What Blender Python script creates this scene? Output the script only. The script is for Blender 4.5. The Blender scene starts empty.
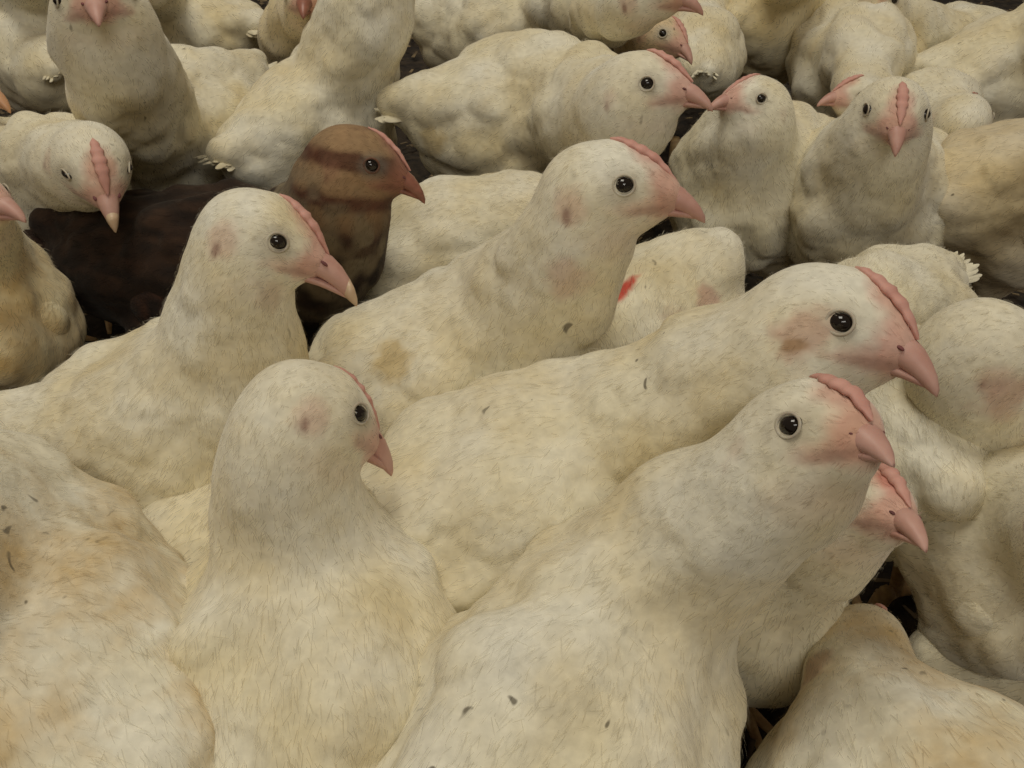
import bpy, math, random
import numpy as np
from mathutils import Vector, Matrix

C = bpy.context.scene.collection
sc = bpy.context.scene
# ---------------------------------------------------------------- camera
CAM = np.array([0.0, 0.0, 0.40]); PITCH = math.radians(40.0); F = 887.0
cam_data = bpy.data.cameras.new('camera'); cam = bpy.data.objects.new('camera', cam_data); C.objects.link(cam)
cam.location = CAM; cam.rotation_euler = (math.pi/2 - PITCH, 0, 0)
cam_data.sensor_width = 36.0; cam_data.lens = 36.0*F/1024.0; cam_data.clip_start = 0.01
sc.camera = cam
# ---------------------------------------------------------------- world, lights, exposure
w = bpy.data.worlds.new('barn_air'); sc.world = w; w.use_nodes = True
w.node_tree.nodes['Background'].inputs[0].default_value = (1.0, 0.83, 0.64, 1)
w.node_tree.nodes['Background'].inputs[1].default_value = 0.17
def area(name, loc, size, power, col, aim):
    l = bpy.data.lights.new(name, 'AREA'); l.shape = 'RECTANGLE'; l.size, l.size_y = size; l.energy = power; l.color = col
    o = bpy.data.objects.new(name, l); C.objects.link(o); o.location = loc
    o.rotation_euler = (Vector(aim)-Vector(loc)).to_track_quat('-Z', 'Y').to_euler()
    return o
area('barn_lamp_light', (-0.3, 0.6, 2.2), (0.8, 0.8), 17.0, (1.0, 0.94, 0.80), (0, 0.5, 0))
area('camera_side_fill', (0.3, -1.3, 2.0), (1.2, 0.5), 12.0, (1.0, 0.96, 0.86), (0, 0.4, 0.1))  # added fill from the camera side, brightens chests that face the camera
vs = sc.view_settings; vs.view_transform = 'Standard'; vs.look = 'None'; vs.gamma = 1; vs.use_curve_mapping = False
vs.exposure = 0.04

# ---------------------------------------------------------------- camera-based surveying of positions
FW = np.array([0, math.cos(PITCH), -math.sin(PITCH)]); UPC = np.array([0, math.sin(PITCH), math.cos(PITCH)]); RT = np.array([1.0, 0, 0])
def ray(px, py):
    d = RT*(px-512)/F - UPC*(py-384)/F + FW
    return d/np.linalg.norm(d)
def at(px, py, z):
    d = ray(px, py); return CAM + d*((z-CAM[2])/d[2])
def project(P):
    q = P-CAM; z = q@FW
    return 512+F*(q@RT)/z, 384-F*(q@UPC)/z, z
def unit(v): return v/(np.linalg.norm(v)+1e-12)
Z = np.array([0, 0, 1.0])

# ---------------------------------------------------------------- value noise in numpy
def hash3(i, j, k, s):
    h = (i*73856093) ^ (j*19349663) ^ (k*83492791) ^ (s*2654435)
    h = (h ^ (h >> 13))*1274126177 & 0x7fffffff
    h = (h ^ (h >> 15)) & 0xffff
    return h/65535.0
def vnoise(P, s=0):
    I = np.floor(P).astype(np.int64); f = P-I; f = f*f*(3-2*f); r = 0
    for a in (0, 1):
        for b in (0, 1):
            for c in (0, 1):
                wgt = (f[:, 0] if a else 1-f[:, 0])*(f[:, 1] if b else 1-f[:, 1])*(f[:, 2] if c else 1-f[:, 2])
                r = r + wgt*hash3(I[:, 0]+a, I[:, 1]+b, I[:, 2]+c, s)
    return r

# ---------------------------------------------------------------- implicit surface: tapered capsules, blended
def sdf(P, prims):
    D = None
    for (a, b, ra, rb, k) in prims:
        ab = b-a; L2 = ab@ab
        pa = P-a
        t = np.clip(pa@ab/L2, 0, 1) if L2 > 1e-12 else np.zeros(len(P))
        d = np.sqrt(((pa-t[:, None]*ab)**2).sum(1)) - (ra+(rb-ra)*t)
        if D is None: D = d
        else:
            h = np.maximum(k-np.abs(D-d), 0)/k
            D = np.minimum(D, d)-h*h*k*0.25
    return D
def grad(P, fn, e=3e-4):
    d0 = fn(P); g = np.empty_like(P)
    for i in range(3):
        q = P.copy(); q[:, i] += e; g[:, i] = (fn(q)-d0)/e
    n = g/(np.linalg.norm(g, axis=1)[:, None]+1e-9)
    return d0, n
def mesh_sdf(fn, lo, hi, vox):
    lo = lo-vox*2-.009; hi = hi+vox*2+.009
    n = np.ceil((hi-lo)/vox).astype(int)+1
    ax = [lo[i]+np.arange(n[i])*vox for i in range(3)]
    G = np.stack(np.meshgrid(*ax, indexing='ij'), -1).reshape(-1, 3)
    V = np.concatenate([fn(G[i:i+300000]) for i in range(0, len(G), 300000)]).reshape(n)
    S = V < 0
    cs = np.zeros(n-1, int)
    for a in (0, 1):
        for b in (0, 1):
            for c in (0, 1):
                cs += S[a:n[0]-1+a, b:n[1]-1+b, c:n[2]-1+c]
    act = (cs > 0) & (cs < 8)
    idx = -np.ones(n-1, int); ijk = np.argwhere(act); idx[act] = np.arange(len(ijk))
    P = lo+(ijk+0.5)*vox
    for it in range(3):
        d, g = grad(P, fn); P = P-g*np.clip(d, -vox, vox)[:, None]*0.9
    quads = []
    for axd in range(3):
        o1, o2 = [(1, 2), (2, 0), (0, 1)][axd]
        A = np.take(S, range(n[axd]-1), axis=axd); B = np.take(S, range(1, n[axd]), axis=axd)
        e = np.argwhere(A != B)
        e = e[(e[:, o1] > 0) & (e[:, o2] > 0) & (e[:, o1] < n[o1]-1) & (e[:, o2] < n[o2]-1)]
        flip = A[tuple(e.T)]
        def cell(d1, d2):
            q = e.copy(); q[:, o1] -= d1; q[:, o2] -= d2; return idx[tuple(q.T)]
        Q = np.stack([cell(1, 1), cell(0, 1), cell(0, 0), cell(1, 0)], 1)
        Q[~flip] = Q[~flip][:, ::-1]
        quads.append(Q)
    return P, np.concatenate(quads)
def vnormals(P, Q):
    a, b, c, d = (P[Q[:, i]] for i in range(4)); fn_ = np.cross(c-a, d-b)
    N = np.zeros_like(P)
    for i in range(4): 
        for k in range(3): N[:, k] += np.bincount(Q[:, i], fn_[:, k], len(P))
    return N/(np.linalg.norm(N, axis=1)[:, None]+1e-12)
def laplace(P, Q, n=1, f=0.5):
    E = np.concatenate([Q[:, [0, 1]], Q[:, [1, 2]], Q[:, [2, 3]], Q[:, [3, 0]]]); cnt = np.bincount(E[:, 0], minlength=len(P))+np.bincount(E[:, 1], minlength=len(P))
    for _ in range(n):
        M = np.zeros_like(P)
        for k in range(3): M[:, k] = np.bincount(E[:, 0], P[E[:, 1], k], len(P))+np.bincount(E[:, 1], P[E[:, 0], k], len(P))
        P = P+(M/np.maximum(cnt, 1)[:, None]-P)*f
    return P

# ---------------------------------------------------------------- blender mesh from arrays
def make_mesh(name, P, faces, mat, parent=None, origin=None, col=None, normals=None, smooth=True):
    me = bpy.data.meshes.new(name)
    o0 = np.zeros(3) if origin is None else origin
    P = np.asarray(P, float)-o0
    if isinstance(faces, np.ndarray): flist = [faces]
    else: flist = faces
    me.vertices.add(len(P)); me.vertices.foreach_set('co', P.astype(np.float32).ravel())
    loops = np.concatenate([f.ravel() for f in flist]); tot = np.concatenate([np.full(len(f), f.shape[1]) for f in flist])
    me.loops.add(len(loops)); me.loops.foreach_set('vertex_index', loops.astype(np.int32))
    me.polygons.add(len(tot)); me.polygons.foreach_set('loop_start', np.concatenate([[0], np.cumsum(tot)[:-1]]).astype(np.int32))
    me.polygons.foreach_set('loop_total', tot.astype(np.int32))
    me.polygons.foreach_set('use_smooth', np.full(len(tot), smooth))
    me.update(calc_edges=True)
    if col is not None:
        if col.shape[1] == 3: col = np.concatenate([col, np.ones((len(col), 1))], 1)
        at_ = me.color_attributes.new('plumage', 'FLOAT_COLOR', 'POINT')
        at_.data.foreach_set('color', col.astype(np.float32).ravel())
    if normals is not None: me.normals_split_custom_set_from_vertices(normals.astype(np.float32))
    me.materials.append(mat)
    ob = bpy.data.objects.new(name, me); C.objects.link(ob)
    if parent is not None: ob.parent = parent
    else: ob.location = o0
    return ob

# ---------------------------------------------------------------- materials
def newmat(name):
    m = bpy.data.materials.new(name); m.use_nodes = True; nt = m.node_tree
    return m, nt, nt.nodes['Principled BSDF'], nt.nodes.new, nt.links.new
def plumage_mat(name, stain, stain_amt, speck_amt, speck=(0.05, 0.035, 0.015), sheen=0.25):
    m, nt, B, N, L = newmat(name)
    va = N('ShaderNodeVertexColor'); va.layer_name = 'plumage'
    tc = N('ShaderNodeTexCoord'); oi = N('ShaderNodeObjectInfo')
    add = N('ShaderNodeVectorMath'); add.operation = 'ADD'
    sc_ = N('ShaderNodeVectorMath'); sc_.operation = 'SCALE'; sc_.inputs[3].default_value = 7.0
    L(oi.outputs['Location'], sc_.inputs[0]); L(tc.outputs['Object'], add.inputs[0]); L(sc_.outputs[0], add.inputs[1])
    # soft yellow litter stains
    n1 = N('ShaderNodeTexNoise'); n1.inputs['Scale'].default_value = 22; n1.inputs['Detail'].default_value = 4; n1.inputs['Roughness'].default_value = 0.6
    L(add.outputs[0], n1.inputs['Vector'])
    r1 = N('ShaderNodeMapRange'); r1.inputs[1].default_value = 0.42; r1.inputs[2].default_value = 0.72; r1.inputs[4].default_value = stain_amt
    L(n1.outputs['Fac'], r1.inputs[0])
    mx = N('ShaderNodeMix'); mx.data_type = 'RGBA'; mx.blend_type = 'MULTIPLY'; mx.inputs[7].default_value = (*stain, 1)
    L(r1.outputs[0], mx.inputs[0]); L(va.outputs[0], mx.inputs[6]); L(va.outputs[1], B.inputs['Alpha'])
    # fine streaks
    n3 = N('ShaderNodeTexNoise'); n3.inputs['Scale'].default_value = 260; n3.inputs['Detail'].default_value = 3
    L(add.outputs[0], n3.inputs['Vector'])
    r3 = N('ShaderNodeMapRange'); r3.inputs[1].default_value = 0.3; r3.inputs[2].default_value = 0.7; r3.inputs[3].default_value = 0.88; r3.inputs[4].default_value = 1.06
    L(n3.outputs['Fac'], r3.inputs[0])
    mm = N('ShaderNodeMix'); mm.data_type = 'RGBA'; mm.blend_type = 'MULTIPLY'; mm.inputs[0].default_value = 1.0
    L(mx.outputs[2], mm.inputs[6]); L(r3.outputs[0], mm.inputs[7])
    # dark specks of litter
    wv = N('ShaderNodeTexNoise'); wv.inputs['Scale'].default_value = 60
    L(add.outputs[0], wv.inputs['Vector'])
    ad2 = N('ShaderNodeMix'); ad2.data_type = 'RGBA'; ad2.blend_type = 'LINEAR_LIGHT'; ad2.inputs[0].default_value = 0.012
    L(add.outputs[0], ad2.inputs[6]); L(wv.outputs['Color'], ad2.inputs[7])
    mp = N('ShaderNodeMapping'); mp.inputs['Scale'].default_value = (1, 1, 0.35); L(ad2.outputs[2], mp.inputs[0])
    vo = N('ShaderNodeTexVoronoi'); vo.inputs['Scale'].default_value = 160; L(mp.outputs[0], vo.inputs['Vector'])
    lt = N('ShaderNodeMapRange'); lt.inputs[1].default_value = 0.10; lt.inputs[2].default_value = 0.20; lt.inputs[3].default_value = 1; lt.inputs[4].default_value = 0
    L(vo.outputs['Distance'], lt.inputs[0])
    sep = N('ShaderNodeSeparateColor'); L(vo.outputs['Color'], sep.inputs[0])
    gt = N('ShaderNodeMath'); gt.operation = 'GREATER_THAN'; gt.inputs[1].default_value = 1-speck_amt; L(sep.outputs[0], gt.inputs[0])
    n4 = N('ShaderNodeTexNoise'); n4.inputs['Scale'].default_value = 14; L(add.outputs[0], n4.inputs['Vector'])
    r4 = N('ShaderNodeMapRange'); r4.inputs[1].default_value = 0.42; r4.inputs[2].default_value = 0.6; L(n4.outputs['Fac'], r4.inputs[0])
    ml = N('ShaderNodeMath'); ml.operation = 'MULTIPLY'; L(lt.outputs[0], ml.inputs[0]); L(gt.outputs[0], ml.inputs[1])
    ml2 = N('ShaderNodeMath'); ml2.operation = 'MULTIPLY'; L(ml.outputs[0], ml2.inputs[0]); L(r4.outputs[0], ml2.inputs[1])
    ml3 = N('ShaderNodeMath'); ml3.operation = 'MULTIPLY'; L(ml2.outputs[0], ml3.inputs[0]); ml3.inputs[1].default_value = 0.75
    m2 = N('ShaderNodeMix'); m2.data_type = 'RGBA'; m2.inputs[7].default_value = (*speck, 1)
    L(ml3.outputs[0], m2.inputs[0]); L(mm.outputs[2], m2.inputs[6]); L(m2.outputs[2], B.inputs['Base Color'])
    B.inputs['Roughness'].default_value = 0.85; B.inputs['Specular IOR Level'].default_value = 0.17
    B.inputs['Sheen Weight'].default_value = sheen; B.inputs['Sheen Roughness'].default_value = 0.6; B.inputs['Sheen Tint'].default_value = (1, 0.97, 0.88, 1)
    bp = N('ShaderNodeBump'); bp.inputs['Strength'].default_value = 0.25; bp.inputs['Distance'].default_value = 0.0015
    L(n3.outputs['Fac'], bp.inputs['Height']); L(bp.outputs[0], B.inputs['Normal'])
    return m
M_WHITE = plumage_mat('white_plumage', (0.80, 0.66, 0.36), 0.50, 0.12)
M_DIRTY = plumage_mat('soiled_white_plumage', (0.72, 0.52, 0.24), 1.0, 0.30)
M_BROWN = plumage_mat('brown_plumage', (0.35, 0.25, 0.18), 0.9, 0.0, sheen=0.06)
def skin_mat(name, c1, c2, rough=0.5, scale=120, sss=0.08):
    m, nt, B, N, L = newmat(name)
    tc = N('ShaderNodeTexCoord'); n = N('ShaderNodeTexNoise'); n.inputs['Scale'].default_value = scale; n.inputs['Detail'].default_value = 4
    L(tc.outputs['Object'], n.inputs['Vector'])
    mx = N('ShaderNodeMix'); mx.data_type = 'RGBA'; mx.inputs[6].default_value = (*c1, 1); mx.inputs[7].default_value = (*c2, 1)
    r = N('ShaderNodeMapRange'); r.inputs[1].default_value = .35; r.inputs[2].default_value = .65; L(n.outputs['Fac'], r.inputs[0])
    L(r.outputs[0], mx.inputs[0]); L(mx.outputs[2], B.inputs['Base Color']); B.inputs['Roughness'].default_value = rough
    B.inputs['Subsurface Weight'].default_value = sss; B.inputs['Subsurface Radius'].default_value = (0.004, 0.002, 0.001); B.inputs['Subsurface Scale'].default_value = 1.0
    bp = N('ShaderNodeBump'); bp.inputs['Strength'].default_value = 0.3; bp.inputs['Distance'].default_value = 0.0006; L(n.outputs['Fac'], bp.inputs['Height']); L(bp.outputs[0], B.inputs['Normal'])
    return m
M_BEAK = skin_mat('pink_beak_horn', (0.58, 0.35, 0.29), (0.50, 0.27, 0.22), 0.5)
M_BEAKTIP = skin_mat('pale_beak_tip_horn', (0.62, 0.46, 0.30), (0.55, 0.38, 0.25), 0.4)
M_BEAKBR = skin_mat('brown_beak_horn', (0.33, 0.13, 0.09), (0.20, 0.08, 0.05), 0.4)
M_BEAKOR = skin_mat('orange_beak_horn', (0.62, 0.36, 0.20), (0.52, 0.27, 0.14), 0.4)
M_COMB = skin_mat('pink_comb_skin', (0.64, 0.35, 0.29), (0.56, 0.28, 0.23), 0.65)
M_LID = skin_mat('eyelid_skin', (0.58, 0.53, 0.42), (0.42, 0.36, 0.28), 0.7)
M_LIDBR = skin_mat('brown_eyelid_skin', (0.16, 0.07, 0.04), (0.10, 0.05, 0.03), 0.7)
M_NOSTRIL = skin_mat('nostril_skin', (0.20, 0.06, 0.06), (0.12, 0.04, 0.04), 0.7, sss=0)
M_LEG = skin_mat('yellow_leg_scales', (0.55, 0.38, 0.18), (0.42, 0.27, 0.13), 0.6, 300)
m, nt, B, N, L = newmat('dark_eye'); B.inputs['Base Color'].default_value = (0.010, 0.006, 0.004, 1); B.inputs['Roughness'].default_value = 0.08; M_EYE = m

# ---------------------------------------------------------------- plumage relief and fuzz
def relief(P, Q, N, flow, L, amp, rng, per=1.0):
    """Overlapping feather scales: each seed lifts a leaf-shaped patch that rises towards its tip."""
    area_ = 0.5*np.linalg.norm(np.cross(P[Q[:, 2]]-P[Q[:, 0]], P[Q[:, 3]]-P[Q[:, 1]]), axis=1).sum()
    Lm = float(np.median(L)); ns = int(min(1500, per*area_/(Lm*Lm*0.42)))
    sid = rng.choice(len(P), min(ns, len(P)), replace=False)
    H = np.zeros(len(P)); cell = Lm*1.6
    key = np.floor(P/cell).astype(int)
    from collections import defaultdict
    D = defaultdict(list)
    uk, inv = np.unique(key, axis=0, return_inverse=True); inv = inv.ravel()
    order = np.argsort(inv); st = np.searchsorted(inv[order], np.arange(len(uk)+1))
    look = {tuple(k): i for i, k in enumerate(uk)}
    for s in sid:
        c = P[s]; k = key[s]; Ls = L[s]*rng.uniform(0.75, 1.2); a = amp[s]*rng.uniform(0.5, 1.15)
        if a < 1e-5: continue
        cand = []
        for i in (-1, 0, 1):
            for j in (-1, 0, 1):
                for l in (-1, 0, 1):
                    q = look.get((k[0]+i, k[1]+j, k[2]+l))
                    if q is not None: cand.append(order[st[q]:st[q+1]])
        cand = np.concatenate(cand); d = P[cand]-c
        f = unit(flow[s]+rng.normal(0, 0.18, 3)); f = unit(f-N[s]*(f@N[s])); r = np.cross(N[s], f)
        u = d@f/Ls; v = d@r/(Ls*0.62); nn = d@N[s]/Ls
        e = 1-(np.abs(u)**3+v*v)
        ok = (e > 0) & (np.abs(nn) < 0.7) & (N[cand]@N[s] > 0.2)
        h = a*(0.5+0.5*u)*np.sqrt(np.maximum(e, 0))
        cc = cand[ok]; H[cc] = np.maximum(H[cc], h[ok])
    return P+N*(H-0.35*amp)[:, None]

def fuzz(P, N, flow, col, n, length, width, lift, rng, wt=None):
    p = None if wt is None else wt/wt.sum()
    i = rng.choice(len(P), n, p=p); b = P[i]+rng.normal(0, 0.0007, (n, 3))
    nn = N[i]; f = flow[i]+rng.normal(0, 0.32, (n, 3)); f -= nn*(f*nn).sum(1)[:, None]; f /= np.linalg.norm(f, axis=1)[:, None]+1e-9
    r = np.cross(nn, f); Ln = (length[i]*rng.uniform(0.6, 1.35, n))[:, None]; W = (width*rng.uniform(0.6, 1.3, n))[:, None]
    lf = (lift*rng.uniform(0.2, 1.6, n))[:, None]
    b = b-nn*0.0006
    p0 = b-r*W*0.5; p1 = b+r*W*0.5
    mpt = b+f*Ln*0.5+nn*Ln*lf*0.7; p2 = mpt-r*W*0.55; p3 = mpt+r*W*0.55
    tip = b+f*Ln+nn*Ln*lf*1.0; t1 = tip-r*W*0.08; t2 = tip+r*W*0.08
    V = np.stack([p0, p1, p2, p3, t1, t2], 1).reshape(-1, 3)
    o = np.arange(n)[:, None]*6
    Fq = np.concatenate([o+np.array([[0, 2, 3, 1]]), o+np.array([[2, 4, 5, 3]])])
    nr = np.repeat(nn+f*0.12, 6, axis=0); nr /= np.linalg.norm(nr, axis=1)[:, None]
    cc = np.repeat(np.clip(col[i]*rng.uniform(0.97, 1.03, n)[:, None], 0, 1), 6, axis=0)
    return V, Fq, nr, cc

def sweep(stations, up, seg=12, power=2.0):
    """stations: (centre, side vector, half width, half height up, half height down)"""
    V = []; Fq = []
    for (c, s, hw, hu, hd) in stations:
        for k in range(seg):
            a = 2*math.pi*k/seg; ca, sa = math.cos(a), math.sin(a)
            x = math.copysign(abs(ca)**(2/power), ca)*hw; y = math.copysign(abs(sa)**(2/power), sa)*(hu if sa > 0 else hd)
            V.append(c+s*x+up*y)
    n = len(stations)
    for i in range(n-1):
        for k in range(seg):
            a = i*seg+k; b = i*seg+(k+1) % seg; Fq.append((a, b, b+seg, a+seg))
    V.append(stations[0][0]); V.append(stations[-1][0]); c0, c1 = len(V)-2, len(V)-1
    T = [(c0, (k+1) % seg, k) for k in range(seg)]+[(c1, (n-1)*seg+k, (n-1)*seg+(k+1) % seg) for k in range(seg)]
    return np.array(V), [np.array(Fq), np.array(T)]
def ball(c, ax, r, seg=20, rings=12):
    V = []; Fq = []
    for i in range(rings+1):
        th = math.pi*i/rings
        for k in range(seg):
            ph = 2*math.pi*k/seg
            V.append(c+ax[0]*math.sin(th)*math.cos(ph)*r[0]+ax[1]*math.sin(th)*math.sin(ph)*r[1]+ax[2]*math.cos(th)*r[2])
    for i in range(rings):
        for k in range(seg):
            a = i*seg+k; b = i*seg+(k+1) % seg; Fq.append((a, a+seg, b+seg, b))
    return np.array(V), np.array(Fq)
def ring(c, u, v, nrm, R1, R2, r, seg=28, sub=8):
    V = []; Fq = []
    for i in range(seg):
        t = 2*math.pi*i/seg; d = u*math.cos(t)*R1+v*math.sin(t)*R2; dn = unit(d)
        for k in range(sub):
            a = 2*math.pi*k/sub; V.append(c+d+dn*math.cos(a)*r+nrm*math.sin(a)*r*0.9)
    for i in range(seg):
        for k in range(sub):
            a = i*sub+k; b = i*sub+(k+1) % sub; c_ = ((i+1) % seg)*sub
            Fq.append((a, b, c_+(k+1) % sub, c_+k))
    return np.array(V), np.array(Fq)
def feather(base, f, n, Ln, W, bend, rng):
    r = np.cross(n, f); V = []; Fq = []
    prof = [(0, .25), (.15, .6), (.4, .95), (.65, 1.0), (.85, .8), (.96, .45), (1.0, .1)]
    for t, wv in prof:
        c = base+f*Ln*t-n*bend*Ln*t*t; 
        for s in (-1, -.5, 0, .5, 1): V.append(c+r*W*.5*wv*s-n*abs(s)**2*W*.18*wv)
    for i in range(len(prof)-1):
        for k in range(4): a = i*5+k; Fq.append((a, a+5, a+6, a+1))
    m = len(V); V += [v-n*0.0004 for v in V]; Fq += [(b_+m, a_+m, d_+m, c_+m) for (a_, b_, c_, d_) in Fq]
    return np.array(V), np.array(Fq)
def join(parts):
    V = []; Fq = []; o = 0
    for v, f in parts:
        V.append(v)
        for g in (f if isinstance(f, list) else [f]): Fq.append(g+o)
        o += len(v)
    out = {}
    for g in Fq: out.setdefault(g.shape[1], []).append(g)
    return np.concatenate(V), [np.concatenate(g) for g in out.values()]

CREAM = np.array([0.765, 0.695, 0.49]); WHITE = np.array([0.80, 0.77, 0.65]); PINK = np.array([0.64, 0.37, 0.30])
def colour_mix(col, c, wgt): return col*(1-wgt[:, None])+np.asarray(c)*wgt[:, None]
BIRDS = []; FA = 0.42
GROUP = 'white chickens crowded together on the litter floor'

def chicken(label, rump, breast, head, tip, s=1.0, R=0.047, nb=None, side=0, roll=0.0, nr=1.0, tail=.6, wings=1.0,
            vox=0.0020, mat=None, spots=(), brown=False, beakmat=None, comb=1.0, seed=0, pale_tip=False, tint=(1, 1, 1), legs=True, nohead=False, fz=1.0, closed_eye=False, nh=1.0, vol=1.0, face=.65, nx=2.0, bl=1.0):
    """rump, breast, head, tip: (px, py, height). side: -1 beak towards the camera, +1 away, 0 nearest fit."""
    rng = np.random.default_rng(seed+11)
    mat = mat or M_WHITE; beakmat = beakmat or M_BEAK
    A = at(*rump); Bp = at(*breast); Hd = at(*head)
    s_ = 0.01*s
    # beak tip along its pixel ray at beak length from the head centre
    if len(tip) == 3: T = at(*tip); tipdir = unit(T-Hd)
    else:
        d = ray(*tip); q = CAM-Hd; bb = q@d; Lb = math.hypot(1.6+2.22*bl, 1.15)*s_; disc = bb*bb-(q@q-Lb*Lb)
        t = -bb+((side or -1)*math.sqrt(disc) if disc > 0 else 0); T = CAM+d*t; tipdir = unit(T-Hd)
    up0 = unit(Z-tipdir*tipdir[2]) if abs(tipdir[2]) < 0.95 else unit(np.array([tipdir[0], tipdir[1], 0.3]))
    rt0 = np.cross(tipdir, up0)
    cd = unit(CAM-Hd); up1 = np.cross(tipdir, cd); up1 = unit(up1)*(1 if up1@up0 > 0 else -1)
    fc = face*min(1, np.linalg.norm(np.cross(tipdir, cd))*1.2); up0 = unit(up0*(1-fc)+up1*fc); up0 = unit(up0-tipdir*(up0@tipdir)); rt0 = np.cross(tipdir, up0)
    up0 = unit(up0*math.cos(roll)+rt0*math.sin(roll))
    ang = math.atan2(1.0+.25*bl, 1.6+2.22*bl); f = unit(tipdir*math.cos(ang)+up0*math.sin(ang)); u = unit(up0-f*(up0@f)); r = np.cross(f, u)
    Hx = lambda x, y, z: Hd+(f*x+r*y+u*z)*s_
    a = Bp-A; Lt = np.linalg.norm(a); a = a/Lt
    ah = unit(np.array([a[0], a[1], 0])) if np.hypot(a[0], a[1]) > .2 else unit(np.array([f[0], f[1], 0])); sd = np.cross(ah, Z)   # right-hand side of the bird
    up = unit(np.cross(sd, a)); up = up if up[2] > 0 else -up
    mid = (A+Bp)/2
    k = 0.030*R/0.047
    prims = []
    def cap(p, q, ra, rb, kk=k): prims.append((np.array(p, float), np.array(q, float), ra, rb, kk))
    cap(A, mid, R*.80, R*1.0*vol); cap(mid, Bp, R*1.0*vol, R*.90)
    cap(mid-Z*R*.12+ah*.2*R, Bp-Z*R*.30+a*.05*R, R*.78, R*.70)
    cap(A-a*R*.2+up*R*.1, A-a*R*1.05+up*R*.42, R*.50, R*.20)                     # tail base
    for q in (-1, 1):
        cap(mid-ah*.15*R+sd*q*R*.45-Z*R*.35, mid-ah*.1*R+sd*q*R*.42-Z*min(R*1.1, mid[2]-0.03), R*.50, R*.22, k*.7)  # thighs
    P0 = Bp+up*R*.18; P1 = at(*nb) if nb is not None else Bp+up*R*1.0+ah*.25*R
    P3 = Hx(-.15, 0, -.5); P2 = Hx(-.75, 0, -1.9*nh)
    pts = []; nseg = 9
    for i in range(nseg+1):
        t = i/nseg; pts.append(P0*(1-t)**3+3*P1*t*(1-t)**2+3*P2*t*t*(1-t)+P3*t**3)
    rad = [R*.80*(1-t)**nx+(1.78*s_*nr)*(1-(1-t)**nx)*(1-t*t*.25) for t in np.linspace(0, 1, nseg+1)]
    for i in range(nseg): cap(pts[i], pts[i+1], rad[i], rad[i+1], k*.55)
    # head, squeezed a little from side to side by twin offset centres
    kh = 0.9*s_
    cap(Hx(-.3, 0, .0), Hx(.4, 0, .05), 1.42*s_, 1.38*s_, kh*1.2)
    cap(Hx(.6, 0, .0), Hx(1.5, 0, -.20), 1.22*s_, 1.00*s_, kh)
    cap(Hx(1.5, 0, -.28), Hx(1.5+.85*(2*bl-1 if bl < 1 else 1), 0, -.48), .95*s_, .66*s_, kh*.7)
    cap(Hx(.15, 0, -.70), Hx(1.5, 0, -.98), 1.02*s_, .50*s_, kh*.8)
    fn = lambda X: sdf(X, prims)
    lo = np.min([np.minimum(p[0]-p[2], p[1]-p[3]) for p in prims], 0); hi = np.max([np.maximum(p[0]+p[2], p[1]+p[3]) for p in prims], 0)
    P, Q = mesh_sdf(fn, lo, hi, vox); _, N = grad(P, fn)
    # spine used for plumage direction: head -> neck -> breast -> rump -> tail
    sp = [Hx(2.2, 0, -.3), Hx(0, 0, 0)]+pts[::-1][1:]+[mid+up*R*.1, A+up*R*.1, A-a*R*1.4+up*R*.5]
    sp = np.array(sp); tg = np.diff(sp, axis=0); tl = np.linalg.norm(tg, axis=1); tg = tg/(tl[:, None]+1e-9); mc = (sp[1:]+sp[:-1])/2
    def flowf(X, Nn):
        W = np.zeros((len(X), len(mc)))
        for i in range(len(mc)): W[:, i] = 1/(((X-mc[i])**2).sum(1)+1e-5)**2*tl[i]
        W /= W.sum(1)[:, None]; fl = W@tg
        dh = np.linalg.norm(X-Hd, axis=1)
        fl = fl-Z*(0.35*np.clip((dh-3*s_)/.05, 0, 1))[:, None]
        fl = fl-Nn*(fl*Nn).sum(1)[:, None]; return fl/(np.linalg.norm(fl, axis=1)[:, None]+1e-9)
    flow = flowf(P, N)
    dh = np.linalg.norm(P-Hd, axis=1); bodyw = np.clip((dh-1.8*s_)/(0.05), 0, 1)
    far = vox > 0.0026
    Lf = 0.006+0.013*bodyw; amp = (0.0001+0.0024*bodyw**.8)
    # soft clumps of down
    lump = (vnoise(P*38+seed*3.1, 1)-.5)*0.010+(vnoise(P*85+seed, 2)-.5)*0.0030+(vnoise(P*190+seed, 4)-.5)*0.0012
    P = P+N*(lump*bodyw)[:, None]
    P = laplace(P, Q, 1); N = vnormals(P, Q)
    P = relief(P, Q, N, flow, .006+.022*bodyw, .0001+.0070*bodyw, rng, .38); P = laplace(P, Q, 2, .55); N = vnormals(P, Q)
    P = relief(P, Q, N, flow, Lf, amp*.85, rng); P = laplace(P, Q, 1, .45 if not far else .3)
    N = vnormals(P, Q)
    # ---- own colours of plumage and skin
    loc = np.stack([(P-Hd)@f, (P-Hd)@r, (P-Hd)@u], 1)/s_
    n1 = vnoise(P*45+seed, 7); n2 = vnoise(P*150+seed, 8); n3 = vnoise(P*400+seed, 9)
    col = colour_mix(np.tile(CREAM, (len(P), 1)), WHITE, np.clip(n1*1.3-.1+.5*np.clip(1-dh/.06, 0, 1), 0, 1))*np.array(tint)
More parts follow.
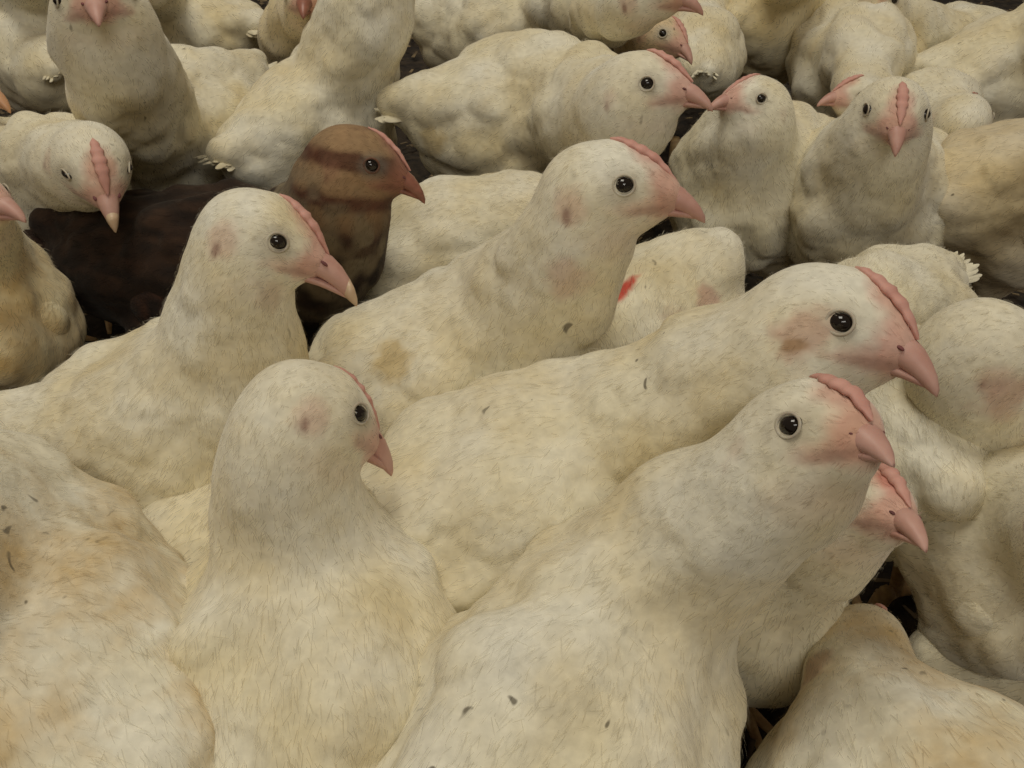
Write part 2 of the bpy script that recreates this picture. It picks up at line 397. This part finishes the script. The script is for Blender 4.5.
    if brown:
        st = vnoise(np.stack([(P@f)*60, (P@r)*260, (P@u)*260], 1), 3)
        dark = np.array([0.016, 0.009, 0.006]); red = np.array([0.048, 0.025, 0.014])
        col = colour_mix(np.tile(dark, (len(P), 1)), red, np.clip(st*1.5-.35, 0, 1))
        tan = np.array([0.33, 0.21, 0.11]); hb = np.clip(1.6-dh/(3.2*s_), 0, 1)
        hs = np.clip((np.sin(loc[:, 2]*3.3+1.1)+.25+(n2-.5)*1.4)*1.2, 0, 1)
        hc = colour_mix(np.tile(tan, (len(P), 1)), [0.10, 0.035, 0.018], hs); col = col*(1-hb[:, None])+hc*hb[:, None]
        nk = np.clip(1.4-np.abs(dh-5.6*s_)/(3.0*s_), 0, 1)*np.clip(n2*2.8-.8, 0, 1); col = colour_mix(col, [0.20, 0.16, 0.10], nk)
        pk = np.array([0.34, 0.15, 0.10])
    else: pk = PINK
    if not nohead:
        x, y, z = loc.T; ay = np.abs(y)
        def blob(cx, cy, cz, rx, ry, rz, soft=.5):
            d = np.sqrt(((x-cx)/rx)**2+((ay-cy)/ry)**2+((z-cz)/rz)**2)+(n2-.5)*.35+(n3-.5)*.2
            return np.clip((1-d)/soft+.5, 0, 1)
        col = colour_mix(col, pk, .9*blob(2.6, .3, -.35, 1.15, .95, .9, .6))
        col = colour_mix(col, pk*1.05, .5*blob(1.4, .9, -.65, 1.0, .7, .35, .8))
        col = colour_mix(col, pk, .8*comb*blob(1.75, 0, .75, 1.0, .75, .8, .6))
        col = colour_mix(col, np.array([.50, .46, .38])*(.35 if brown else 1), .55*blob(1.15, 1.1, .1, .75, 1., .62, .6))
        col = colour_mix(col, pk*np.array([1.02, 1.1, 1.05]), .45*blob(-.55, 1.3, -.45, .62, .8, .75, .5))
        col = colour_mix(col, pk*.62, .6*blob(2.0, .9, -.80, .85, .9, .17, .7))
        col = colour_mix(col, pk*.45, .8*blob(-.75, 1.4, -.75, .16, .8, .30, .8))
        col = colour_mix(col, pk*np.array([.95, 1.1, 1.05]), .28*blob(.4, .4, -1.7, 1.3, 1.3, .7, .9))
    if spots:
        px, py, dz = project(P)
        for (sx, sy, rr, c, amt) in spots:
            if not isinstance(rr, tuple): rr = (rr, rr, 0)
            dd = np.hypot(px-sx, py-sy); cnd = np.where(dd < max(8, dd.min()+2))[0]; i0 = cnd[np.argmin(dz[cnd])]
            d3 = P-P[i0]; th = math.radians(rr[2]); e1 = RT*math.cos(th)-UPC*math.sin(th); e1 = unit(e1-N[i0]*(e1@N[i0])); e2 = np.cross(N[i0], e1)
            d = np.sqrt((d3@e1/rr[0])**2+(d3@e2/rr[1])**2+(d3@N[i0]/max(rr[0], rr[1])*.7)**2)+(n2-.5)*.5+(n3-.5)*.4
            col = colour_mix(col, c, amt*np.clip((1.1-d)/.5, 0, 1))
    col = np.clip(col, 0.002, 1)
    # ---- root
    base = np.array([mid[0], mid[1], 0.0])
    root = bpy.data.objects.new('chicken', None); C.objects.link(root); root.location = base; root.empty_display_size = .02
    root['label'] = label; root['category'] = 'chicken'
    root['group'] = GROUP
    # ---- body with its down
    nf = int((36000 if vox <= .0018 else 20000 if vox <= .0022 else 9000)*fz)
    facew = np.clip((loc[:, 0]-1.2)/1.2, 0, 1)*np.clip(1.6-dh/(2.2*s_), 0, 1)
    V2, F2, N2, C2 = fuzz(P, N, flow, col, nf, 0.0024+0.0030*bodyw, 0.00026 if vox < .0018 else .00032 if not far else .0005, 0.055, rng, wt=np.clip(1-facew, 0.02, 1)*(1+1.5*(1-bodyw)))
    al = lambda c_, a_: np.concatenate([c_, np.full((len(c_), 1), a_)], 1)
    PP = np.concatenate([P, V2]); QQ = np.concatenate([Q, F2+len(P)]); NN = np.concatenate([N, N2]); CC = np.concatenate([al(col, 1), al(C2, FA)])
    make_mesh('body', PP, QQ, mat, root, base, CC, NN)
    # ---- wings
    if wings:
        for q in (-1, 1):
            off = R*(.80*vol)*wings
            sh = mid+a*R*.70+sd*q*off*.80+up*R*.10; wm = mid-a*.1*R+sd*q*off*.98+up*R*.02; wt_ = A-a*R*.60+sd*q*R*.36+up*R*.12
            wp = [(sh, wm, R*.26, R*.34, R*.2), (wm, wt_, R*.34, R*.09, R*.2), (wm-up*R*.22, wt_-up*R*.02, R*.22, R*.07, R*.2)]
            wf = lambda X: sdf(X, wp)
            lo = np.min([np.minimum(p[0]-p[2], p[1]-p[3]) for p in wp], 0); hi = np.max([np.maximum(p[0]+p[2], p[1]+p[3]) for p in wp], 0)
            WP, WQ = mesh_sdf(wf, lo, hi, vox*1.05); _, WN = grad(WP, wf)
            wfl = np.tile(unit(wt_-sh), (len(WP), 1))-WN*(WN@unit(wt_-sh))[:, None]; wfl /= np.linalg.norm(wfl, axis=1)[:, None]+1e-9
            WP = WP+WN*((vnoise(WP*60+seed, 5)-.5)*.003)[:, None]
            tt = np.clip(((WP-sh)@unit(wt_-sh))/np.linalg.norm(wt_-sh), 0, 1)
            WP = relief(WP, WQ, WN, wfl, .008+.010*tt, .0010+.0012*tt, rng, 1.2); WP = laplace(WP, WQ, 1, .3); WN = vnormals(WP, WQ)
            m1 = vnoise(WP*50+seed, 7); wc = colour_mix(np.tile(CREAM, (len(WP), 1)), WHITE, np.clip(m1*1.2-.1, 0, 1))*np.array(tint)
            if brown: wc = colour_mix(np.tile([0.014, 0.008, 0.006], (len(WP), 1)), [0.065, 0.026, 0.013], np.clip(vnoise(WP*170, 3)*1.5-.5, 0, 1))
            if spots:
                px, py, dz = project(WP)
                for (sx, sy, rr, c, amt) in spots:
                    r0 = rr if not isinstance(rr, tuple) else max(rr[:2]); zz = np.median(dz); d = np.hypot(px-sx, py-sy)/(r0*F/zz)+(m1-.5)*.5
                    wc = colour_mix(wc, c, amt*np.clip((1.1-d)/.5, 0, 1))
            V2, F2, N2, C2 = fuzz(WP, WN, wfl, wc, nf//7, np.full(len(WP), .0060), .0005, .05, rng)
            parts = [(WP, WQ, WN, al(wc, 1)), (V2, F2, N2, al(C2, FA))]
            for j in range(6):        # flight feather tips showing past the coverts
                t = j/5; bs = wm+(wt_-wm)*(.10+.62*t)+sd*q*R*(.20-.12*t)-up*R*(.12-.16*t)
                fv, ff = feather(bs, unit(unit(wt_-wm)+up*(-.22+.12*t)-sd*q*.06), unit(sd*q+up*.35), R*(.95-.30*t), R*.24, .05, rng)
                parts.append((fv, ff, None, al(np.tile(wc.mean(0)*rng.uniform(.94, 1.04), (len(fv), 1)), 1)))
            V = []; Fq = []; Nn = []; Cc = []; o = 0
            for pv, pf, pn, pc in parts:
                if pn is None: pn = vnormals(pv, pf)
                V.append(pv); Fq.append(pf+o); Nn.append(pn); Cc.append(pc); o += len(pv)
            make_mesh('wing', np.concatenate(V), np.concatenate(Fq), mat, root, base, np.clip(np.concatenate(Cc), .002, 1), np.concatenate(Nn))
    # ---- tail
    if tail:
        parts = []; tb = A-a*R*.85+up*R*.30; td = unit(-a+up*.45)
        for j in range(23):
            t = (j-11)/11; lay = (j % 2)*.0012
            fd = unit(td+sd*t*.38-up*(abs(t)*.12+rng.uniform(0, .25)))
            parts.append(feather(tb+sd*t*R*.18+up*lay, fd, unit(up+sd*t*.5+a*.2), R*tail*rng.uniform(.5, .95), R*.11, .12, rng))
        V, Fq = join(parts); Fq = Fq[0]
        c = (CREAM*.5+WHITE*.5)*np.array(tint) if not brown else np.array([.03, .015, .01])
        make_mesh('tail', V, Fq, mat, root, base, np.tile(c, (len(V), 1)))
    # ---- head parts
    if not nohead:
        def hs(st, seg=14, pw=2.2): return sweep([(Hx(1.6+(x_-1.6)*.88*(1 if x_ < 2.1 else bl), 0, z_*(.6+.4*bl)-max(0, x_-3.0)*.10), r, hw*1.1*s_, hu*1.15*s_, hd*1.12*s_) for (x_, z_, hw, hu, hd) in st], u, seg, pw)
        V, Fq = hs([(1.6, -.42, .52, .40, .34), (2.1, -.38, .58, .50, .40), (2.5, -.42, .54, .48, .40), (2.9, -.50, .47, .44, .40), (3.3, -.63, .38, .37, .39),
                    (3.65, -.82, .28, .29, .34), (3.93, -1.0, .18, .19, .27), (4.12, -1.2, .06, .08, .14)], 18, 2.1)
        ub = make_mesh('upper_beak', V, Fq, beakmat, root, base)
        V, Fq = hs([(1.6, -.92, .40, .12, .20), (2.2, -.94, .43, .12, .20), (2.8, -.97, .36, .10, .18), (3.3, -1.04, .26, .08, .15), (3.7, -1.13, .13, .05, .09), (3.82, -1.17, .04, .03, .03)])
        make_mesh('lower_beak', V, Fq, beakmat, root, base)
        if vox < .0028:
            if pale_tip:
              V, Fq = hs([(3.68, -.84, .28, .285, .34), (3.93, -1.0, .19, .20, .28), (4.12, -1.19, .08, .10, .17), (4.18, -1.30, .02, .03, .06)])
              o = make_mesh('beak_tip', V, Fq, M_BEAKTIP, root, base); o['label'] = 'paler horn tip of the beak'
            for q in (-1, 1):
                V, Fq = ball(Hx(1.6+1.02*bl, q*.54, -.26), (unit(f*.92-u*.38), unit(u*.92+f*.38), r), (.16*s_, .06*s_, .09*s_), 12, 8)
                o = make_mesh('nostril', V, Fq, M_NOSTRIL, ub, base)
        for q in (-1, 1):
            # march outwards to find the cheek surface where the eye sits
            xs = np.linspace(.6, 2.2, 60); X = np.array([Hx(1.12, q*t, .14) for t in xs]); dd = fn(X); i = int(np.argmax(dd > 0)); ys = xs[i]
            nrm = unit(r*q+f*.30+u*.08); tu = unit(f-nrm*(f@nrm)); tv = np.cross(nrm, tu)
            ec = Hx(1.12, q*(ys-.29), .14)
            V, Fq = ball(ec, (tu, tv, nrm), (.38*s_, (.32 if not closed_eye else .14)*s_, .40*s_))
            ey = make_mesh('eye', V, Fq, M_EYE, root, base)
            V, Fq = ring(ec+nrm*.26*s_, tu, tv, nrm, .37*s_, (.34 if not closed_eye else .16)*s_, .05*s_)
            lid = make_mesh('eyelid', V, Fq, M_LID if not brown else M_LIDBR, root, base)
        if comb:
            # low serrated ridge along the forehead midline
            st = []; ths = np.linspace(0.10, 1.45, 22)
            for j, th in enumerate(ths):
                dirv = (math.cos(th)*1.0, math.sin(th))
                tt = np.linspace(.8, 3.6, 90); cx = .35; cz = -.25
                X = np.array([Hx(cx+dirv[0]*t, 0, cz+dirv[1]*t) for t in tt]); dd = fn(X); t0 = tt[int(np.argmax(dd > 0))]
                e = math.sin(math.pi*j/21)**.6; hgt = comb*(.05+.15*e*(0.80+.20*math.cos(j*1.7)))
                st.append((cx+dirv[0]*t0, cz+dirv[1]*t0, dirv, hgt*e+.02, (.30+.05*math.cos(j*1.7))*e*min(1, comb)+.02))
            V = []; Fq = []; seg = 10
            for (x_, z_, dv, hh, hw) in st:
                for kk in range(seg):
                    al = 2*math.pi*kk/seg; out = math.sin(al); out = out*(hh if out > 0 else .12)
                    V.append(Hx(x_+dv[0]*out, math.cos(al)*hw, z_+dv[1]*out))
            for i in range(len(st)-1):
                for kk in range(seg): a_ = i*seg+kk; b_ = i*seg+(kk+1) % seg; Fq.append((a_, b_, b_+seg, a_+seg))
            make_mesh('comb', np.array(V), np.array(Fq), M_COMB, root, base)
    # ---- legs
    if legs:
        for q in (-1, 1):
            hip = mid-ah*.1*R+sd*q*R*.42; ft = np.array([hip[0], hip[1], 0.004])+ah*.004; hk = np.array([hip[0], hip[1], 0.045])-ah*.006
            ps = []
            def limb(p, q_, ra, rb):
                dv = unit(q_-p); s1 = unit(np.cross(dv, ah+Z*.31)); u1 = np.cross(s1, dv)
                return sweep([(p+(q_-p)*t, s1, ra+(rb-ra)*t, ra+(rb-ra)*t, ra+(rb-ra)*t) for t in (0, .33, .66, 1)], u1, 8, 2)
            ps.append(limb(hk, ft, .0042, .0036))
            for aa, ll in ((-.5, .028), (0, .034), (.5, .028), (math.pi, .014)):
                dv = ah*math.cos(aa)+sd*math.sin(aa); ps.append(limb(ft, ft+dv*ll-Z*.0015, .0034, .0016))
            V, Fq = join(ps); make_mesh('leg', V, Fq, M_LEG, root, base)
    BIRDS.append((label, root, mid, R))
    return root

# ---------------------------------------------------------------- the flock
BR = np.array([.42, .27, .16]); RED = np.array([.55, .05, .03]); YEL = np.array([.55, .42, .18]); SK = np.array([.58, .38, .30])
NEAR, MIDV, FAR = .0017, .0021, .0028
# ---- foreground
chicken('white chicken at left centre, black eye, pink comb and pale hooked beak pointing right',
        (125, 438, .108), (215, 430, .110), (254, 231, .215), (362, 302), nb=(248, 345, .165), side=-1, R=.045, s=1.1, nr=.84, bl=1.22, pale_tip=True, tail=.3, vox=NEAR, seed=1,
        spots=[(275, 300, .009, BR, .35)])
chicken('white chicken at bottom seen from behind, bowed head showing only a pink beak',
        (325, 740, .11), (318, 620, .112), (306, 408, .205), (392, 470), nb=(292, 545, .150), side=1, R=.049, nr=.92, nx=4, s=1.0, roll=-.25, face=1.0, vox=NEAR, seed=2)
chicken('large white chicken in the bottom foreground with thick neck and head turned right',
        (505, 830, .115), (588, 692, .118), (805, 437, .225), (893, 462), nb=(660, 502, .172), side=-1, R=.049, nr=.98, nx=3.5, bl=.66, s=1.0, vox=NEAR, seed=3)
chicken('white chicken at right centre with clear dark eye and bare pink ear patch',
        (440, 540, .115), (610, 480, .118), (824, 320, .225), (938, 390), nb=(700, 400, .18), side=-1, R=.052, nr=1.05, s=1.14, bl=.9, spots=[(797, 330, (.009, .012, 90), SK, .7), (787, 346, (.0025, .005, 90), BR, .9)], vox=NEAR, seed=4)
chicken('white chicken in the middle with bright pink face and yellow stain on its back',
        (400, 395, .112), (500, 372, .115), (596, 186, .235), (708, 218), nb=(545, 296, .18), side=-1, R=.049, nr=.82, s=1.12, bl=.97, vox=NEAR, seed=5,
        spots=[(385, 360, .012, YEL, .7), (562, 285, .010, SK, .5)])
chicken('white chicken tucked under the big foreground head, its red comb lowered to the right',
        (735, 580, .09), (758, 605, .10), (858, 503, .175), (926, 546), nb=(795, 540, .14), side=-1, R=.034, nr=.85, nx=4.5, s=.9, comb=1.6, vox=MIDV, seed=6)
# ---- bottom corners
chicken('huge soiled white chicken filling the bottom left corner, head outside the picture',
        (110, 800, .11), (-15, 600, .12), (-120, 560, .2), (-160, 600), side=0, R=.056, tail=.5, s=1.05, vox=NEAR, seed=7, mat=M_DIRTY, fz=1.2)
chicken('soiled white chicken in the bottom right corner, head bent down to the litter',
        (960, 920, .09), (910, 835, .095), (866, 642, .105), (864, 630, .05), nb=(872, 690, .13), R=.051, s=.82, nx=7, vox=MIDV, seed=8, mat=M_DIRTY, nr=.85, spots=[(805, 665, .009, BR, .8)])
chicken('low white chicken glimpsed as one wing between two foreground chickens at left',
        (175, 590, .085), (215, 570, .08), (250, 500, .07), (270, 470, .05), R=.034, vox=MIDV, seed=9, s=.9)
# ---- right side
chicken('white chicken at the right edge with a low wing beside the dark gap',
        (995, 545, .115), (1055, 560, .12), (1110, 520, .19), (1160, 540), R=.042, vox=MIDV, seed=10)
chicken('white chicken at the right edge, round belly just above the bottom right chicken',
        (1045, 668, .07), (1100, 660, .075), (1120, 620, .13), (1150, 640), R=.042, vox=MIDV, seed=11)
chicken('fluffy white chicken at the right edge, bowed head turned away and cut by the frame',
        (985, 480, .11), (1010, 450, .12), (990, 345, .20), (1022, 400), side=1, R=.042, face=1.0, vox=MIDV, seed=12, spots=[(1008, 405, .012, SK, .7)])
chicken('white chicken whose round back shows right behind the two large right beaks',
        (915, 450, .14), (905, 420, .14), (862, 365, .14), (845, 375, .11), R=.033, tail=.0, vox=MIDV, seed=13, wings=.0, s=.85)
chicken('white chicken with raised fluffy tail just above the head with pink ear patch',
        (905, 310, .12), (868, 330, .12), (830, 345, .14), (812, 358, .12), R=.034, vox=MIDV, seed=14, tail=.75, s=.8)
# ---- centre, second row
chicken('white chicken with a red wound on its pale back, behind the large right chickens',
        (668, 320, .125), (635, 350, .115), (655, 400, .10), (640, 420, .07), R=.043, vox=MIDV, seed=15, s=.9, tail=.0, wings=0,
        spots=[(618, 284, (.011, .004, -55), RED, .95), (716, 300, .009, SK, .8), (690, 335, .014, SK*.8, .75)])
chicken('white chicken behind the middle chicken, its head hidden by the bright pink face',
        (420, 265, .115), (490, 250, .115), (570, 215, .15), (600, 212, .14), R=.040, vox=MIDV, seed=16)
chicken('brown chicken with dark body and reddish striped head among the white flock',
        (130, 265, .105), (280, 280, .105), (352, 160, .205), (437, 206), nb=(345, 255, .155), side=0, R=.047, nr=1.1, s=1.0, vox=NEAR, seed=17, mat=M_BROWN, brown=True, beakmat=M_BEAKBR, comb=.7)
chicken('white chicken with pink face pointing right whose beak touches a smaller head',
        (475, 125, .125), (560, 115, .13), (638, 88, .215), (712, 107), nb=(610, 120, .175), R=.053, vox=MIDV, seed=18, wings=.85, s=1.08, nr=1.15, spots=[(425, 145, .012, YEL, .6)])
chicken('greyish white chicken at top centre with its pink head cut by the frame',
        (450, 25, .115), (560, 35, .12), (640, -8, .22), (710, 14), R=.047, vox=MIDV, seed=19, s=1.1)
chicken('pale tan chicken head with dark eye looking down to the right at top centre',
        (600, 30, .10), (630, 50, .10), (660, 35, .165), (692, 62), R=.036, vox=MIDV, seed=20, s=.95, tint=(.85, .72, .58))
# ---- left side
chicken('white chicken at upper left, head bowed to the camera, slit eye, long pink beak',
        (10, 175, .115), (60, 205, .115), (92, 158, .185), (115, 228), pale_tip=True, side=-1, R=.045, vox=MIDV, seed=21, s=1.1, face=.15, closed_eye=True)
chicken('white chicken at top left facing the camera with an upright neck and blurred face',
        (225, 105, .115), (150, 140, .12), (98, 2, .25), (98, 22), nb=(125, 95, .19), side=-1, R=.046, vox=MIDV, seed=22, s=1.05, face=0, nr=1.4)
chicken('yellowish white chicken at the left edge with only its pink beak tip showing',
        (-25, 345, .12), (-8, 305, .12), (-38, 203, .2), (24, 218), R=.036, vox=MIDV, seed=23, tint=(1, .95, .8), mat=M_DIRTY)
chicken('chicken at the far left edge, only an orange beak tip above a dark gap',
        (-90, 130, .11), (-60, 120, .11), (-35, 85, .19), (10, 110), R=.038, vox=FAR, seed=24, beakmat=M_BEAKOR, s=.9)
chicken('white chicken in the top left corner, a plain rounded back',
        (50, 70, .11), (20, 30, .115), (20, -40, .2), (-10, -30), R=.042, vox=FAR, seed=25)
chicken('white chicken behind the upright top left chicken, rounded back beside a dark gap',
        (225, 35, .115), (170, 20, .115), (140, -30, .2), (110, -20), R=.045, vox=FAR, seed=26)
chicken('upright white chicken behind the brown head, its own head above the picture',
        (275, 150, .115), (345, 110, .12), (372, -45, .235), (400, -60), nb=(350, 50, .18), R=.043, vox=MIDV, seed=27, nr=1.4)
chicken('chicken at the top edge with a dirty brown face turned towards the camera',
        (305, 40, .115), (300, 35, .14), (308, -2, .2), (303, 16), side=-1, R=.032, vox=FAR, seed=28, face=0, tint=(.95, .88, .75), beakmat=M_BEAKBR)
# ---- upper right
chicken('small white chicken facing left, its pink beak touching the beak of its neighbour',
        (775, 175, .115), (738, 190, .115), (758, 103, .185), (709, 108), comb=.6, side=-1, R=.047, vox=MIDV, seed=29, s=.9)
chicken('white chicken at upper right facing the camera with both eyes and narrow pink comb',
        (885, 190, .115), (845, 205, .12), (893, 108, .205), (896, 153), nb=(880, 160, .175), side=-1, R=.046, vox=MIDV, seed=30, s=.95, face=0)
chicken('white chicken at upper right, pink face tucked behind the one facing the camera',
        (855, 40, .115), (855, 75, .115), (862, 98, .155), (818, 104), side=0, s=.85, R=.047, vox=FAR, seed=31, wings=.0, tail=0, face=.5)
chicken('yellowish white chicken at the top edge, round back above the small left-facing head',
        (755, 25, .12), (775, 10, .12), (785, -40, .2), (800, -60), R=.049, vox=FAR, seed=32, wings=0, tail=0, tint=(1, .95, .82))
chicken('white chicken with small round bowed head, right of the one facing the camera',
        (905, 140, .10), (925, 130, .10), (963, 120, .14), (975, 128, .08), comb=.3, R=.036, vox=FAR, seed=33, s=1.05, face=0)
chicken('white chicken at the right edge near the top with a long ridged wing',
        (955, 85, .115), (1030, 75, .12), (1090, 10, .2), (1130, 20), R=.044, vox=FAR, seed=34)
chicken('white chicken near the top right corner, slim neck below a dark gap',
        (990, 50, .11), (930, 55, .11), (885, 5, .17), (868, -30), R=.036, vox=FAR, seed=35)
chicken('brownish soiled white chicken at the right edge above the fluffy bowed head',
        (982, 203, .12), (1050, 198, .12), (1100, 150, .2), (1140, 150), R=.047, vox=MIDV, seed=36, tint=(.86, .80, .72))
chicken('white chicken behind the small left-facing head, slim pale flank',
        (702, 70, .12), (700, 40, .12), (700, -20, .14), (700, -50, .12), R=.032, vox=FAR, seed=37, wings=0)

# ---------------------------------------------------------------- floor
rng = np.random.default_rng(5)
m, nt, B, N, L = newmat('dark_litter'); tc = N('ShaderNodeTexCoord'); n = N('ShaderNodeTexNoise'); n.inputs['Scale'].default_value = 90; n.inputs['Detail'].default_value = 6
L(tc.outputs['Object'], n.inputs['Vector']); cr = N('ShaderNodeValToRGB'); cr.color_ramp.elements[0].position = .35; cr.color_ramp.elements[0].color = (.010, .007, .005, 1)
cr.color_ramp.elements[1].position = .75; cr.color_ramp.elements[1].color = (.055, .038, .022, 1); L(n.outputs['Fac'], cr.inputs[0]); L(cr.outputs[0], B.inputs['Base Color']); B.inputs['Roughness'].default_value = .95
bp = N('ShaderNodeBump'); bp.inputs['Distance'].default_value = .004; L(n.outputs['Fac'], bp.inputs['Height']); L(bp.outputs[0], B.inputs['Normal'])
x = np.linspace(-2, 2, 161); X, Y = np.meshgrid(x, np.linspace(-.6, 3, 145), indexing='ij')
Pf = np.stack([X.ravel(), Y.ravel(), 0*X.ravel()], 1); Pf[:, 2] = -.003-.004*vnoise(Pf*30, 3)
I = np.arange(161*145).reshape(161, 145); Qf = np.stack([I[:-1, :-1].ravel(), I[1:, :-1].ravel(), I[1:, 1:].ravel(), I[:-1, 1:].ravel()], 1)
fl = make_mesh('floor', Pf, Qf, m); fl['kind'] = 'structure'; fl['label'] = 'dark litter covered barn floor'
m2, nt, B, N, L = newmat('wood_shaving'); oi = N('ShaderNodeTexCoord'); n = N('ShaderNodeTexNoise'); n.inputs['Scale'].default_value = 40; L(oi.outputs['Object'], n.inputs['Vector'])
cr = N('ShaderNodeValToRGB'); cr.color_ramp.elements[0].position = .4; cr.color_ramp.elements[0].color = (.03, .02, .012, 1); cr.color_ramp.elements[1].position = .68; cr.color_ramp.elements[1].color = (.30, .22, .12, 1)
L(n.outputs['Fac'], cr.inputs[0]); L(cr.outputs[0], B.inputs['Base Color']); B.inputs['Roughness'].default_value = .9
V = []; Fq = []; o = 0
for _ in range(9000):
    c = np.array([rng.uniform(-.6, .8), rng.uniform(.08, 1.5), rng.uniform(.0, .005)]); a = rng.uniform(0, 6.28); d = np.array([math.cos(a), math.sin(a), rng.uniform(-.3, .3)]); e = np.array([-math.sin(a), math.cos(a), rng.uniform(-.4, .4)])
    l, w_ = rng.uniform(.002, .006), rng.uniform(.0008, .0025); t = np.array([0, 0, .0006])
    for zz in (0, 1):
        V += [c-d*l-e*w_*.6+t*zz, c+d*l-e*w_+t*zz, c+d*l*.9+e*w_+t*zz, c-d*l+e*w_*.8+t*zz]
    Fq += [(o, o+3, o+2, o+1), (o+4, o+5, o+6, o+7), (o, o+1, o+5, o+4), (o+1, o+2, o+6, o+5), (o+2, o+3, o+7, o+6), (o+3, o, o+4, o+7)]; o += 8
lit = make_mesh('wood_shavings', np.array(V), np.array(Fq), m2, smooth=False); lit['kind'] = 'stuff'; lit['label'] = 'loose wood shavings and droppings scattered over the dark floor'; lit['category'] = 'litter'
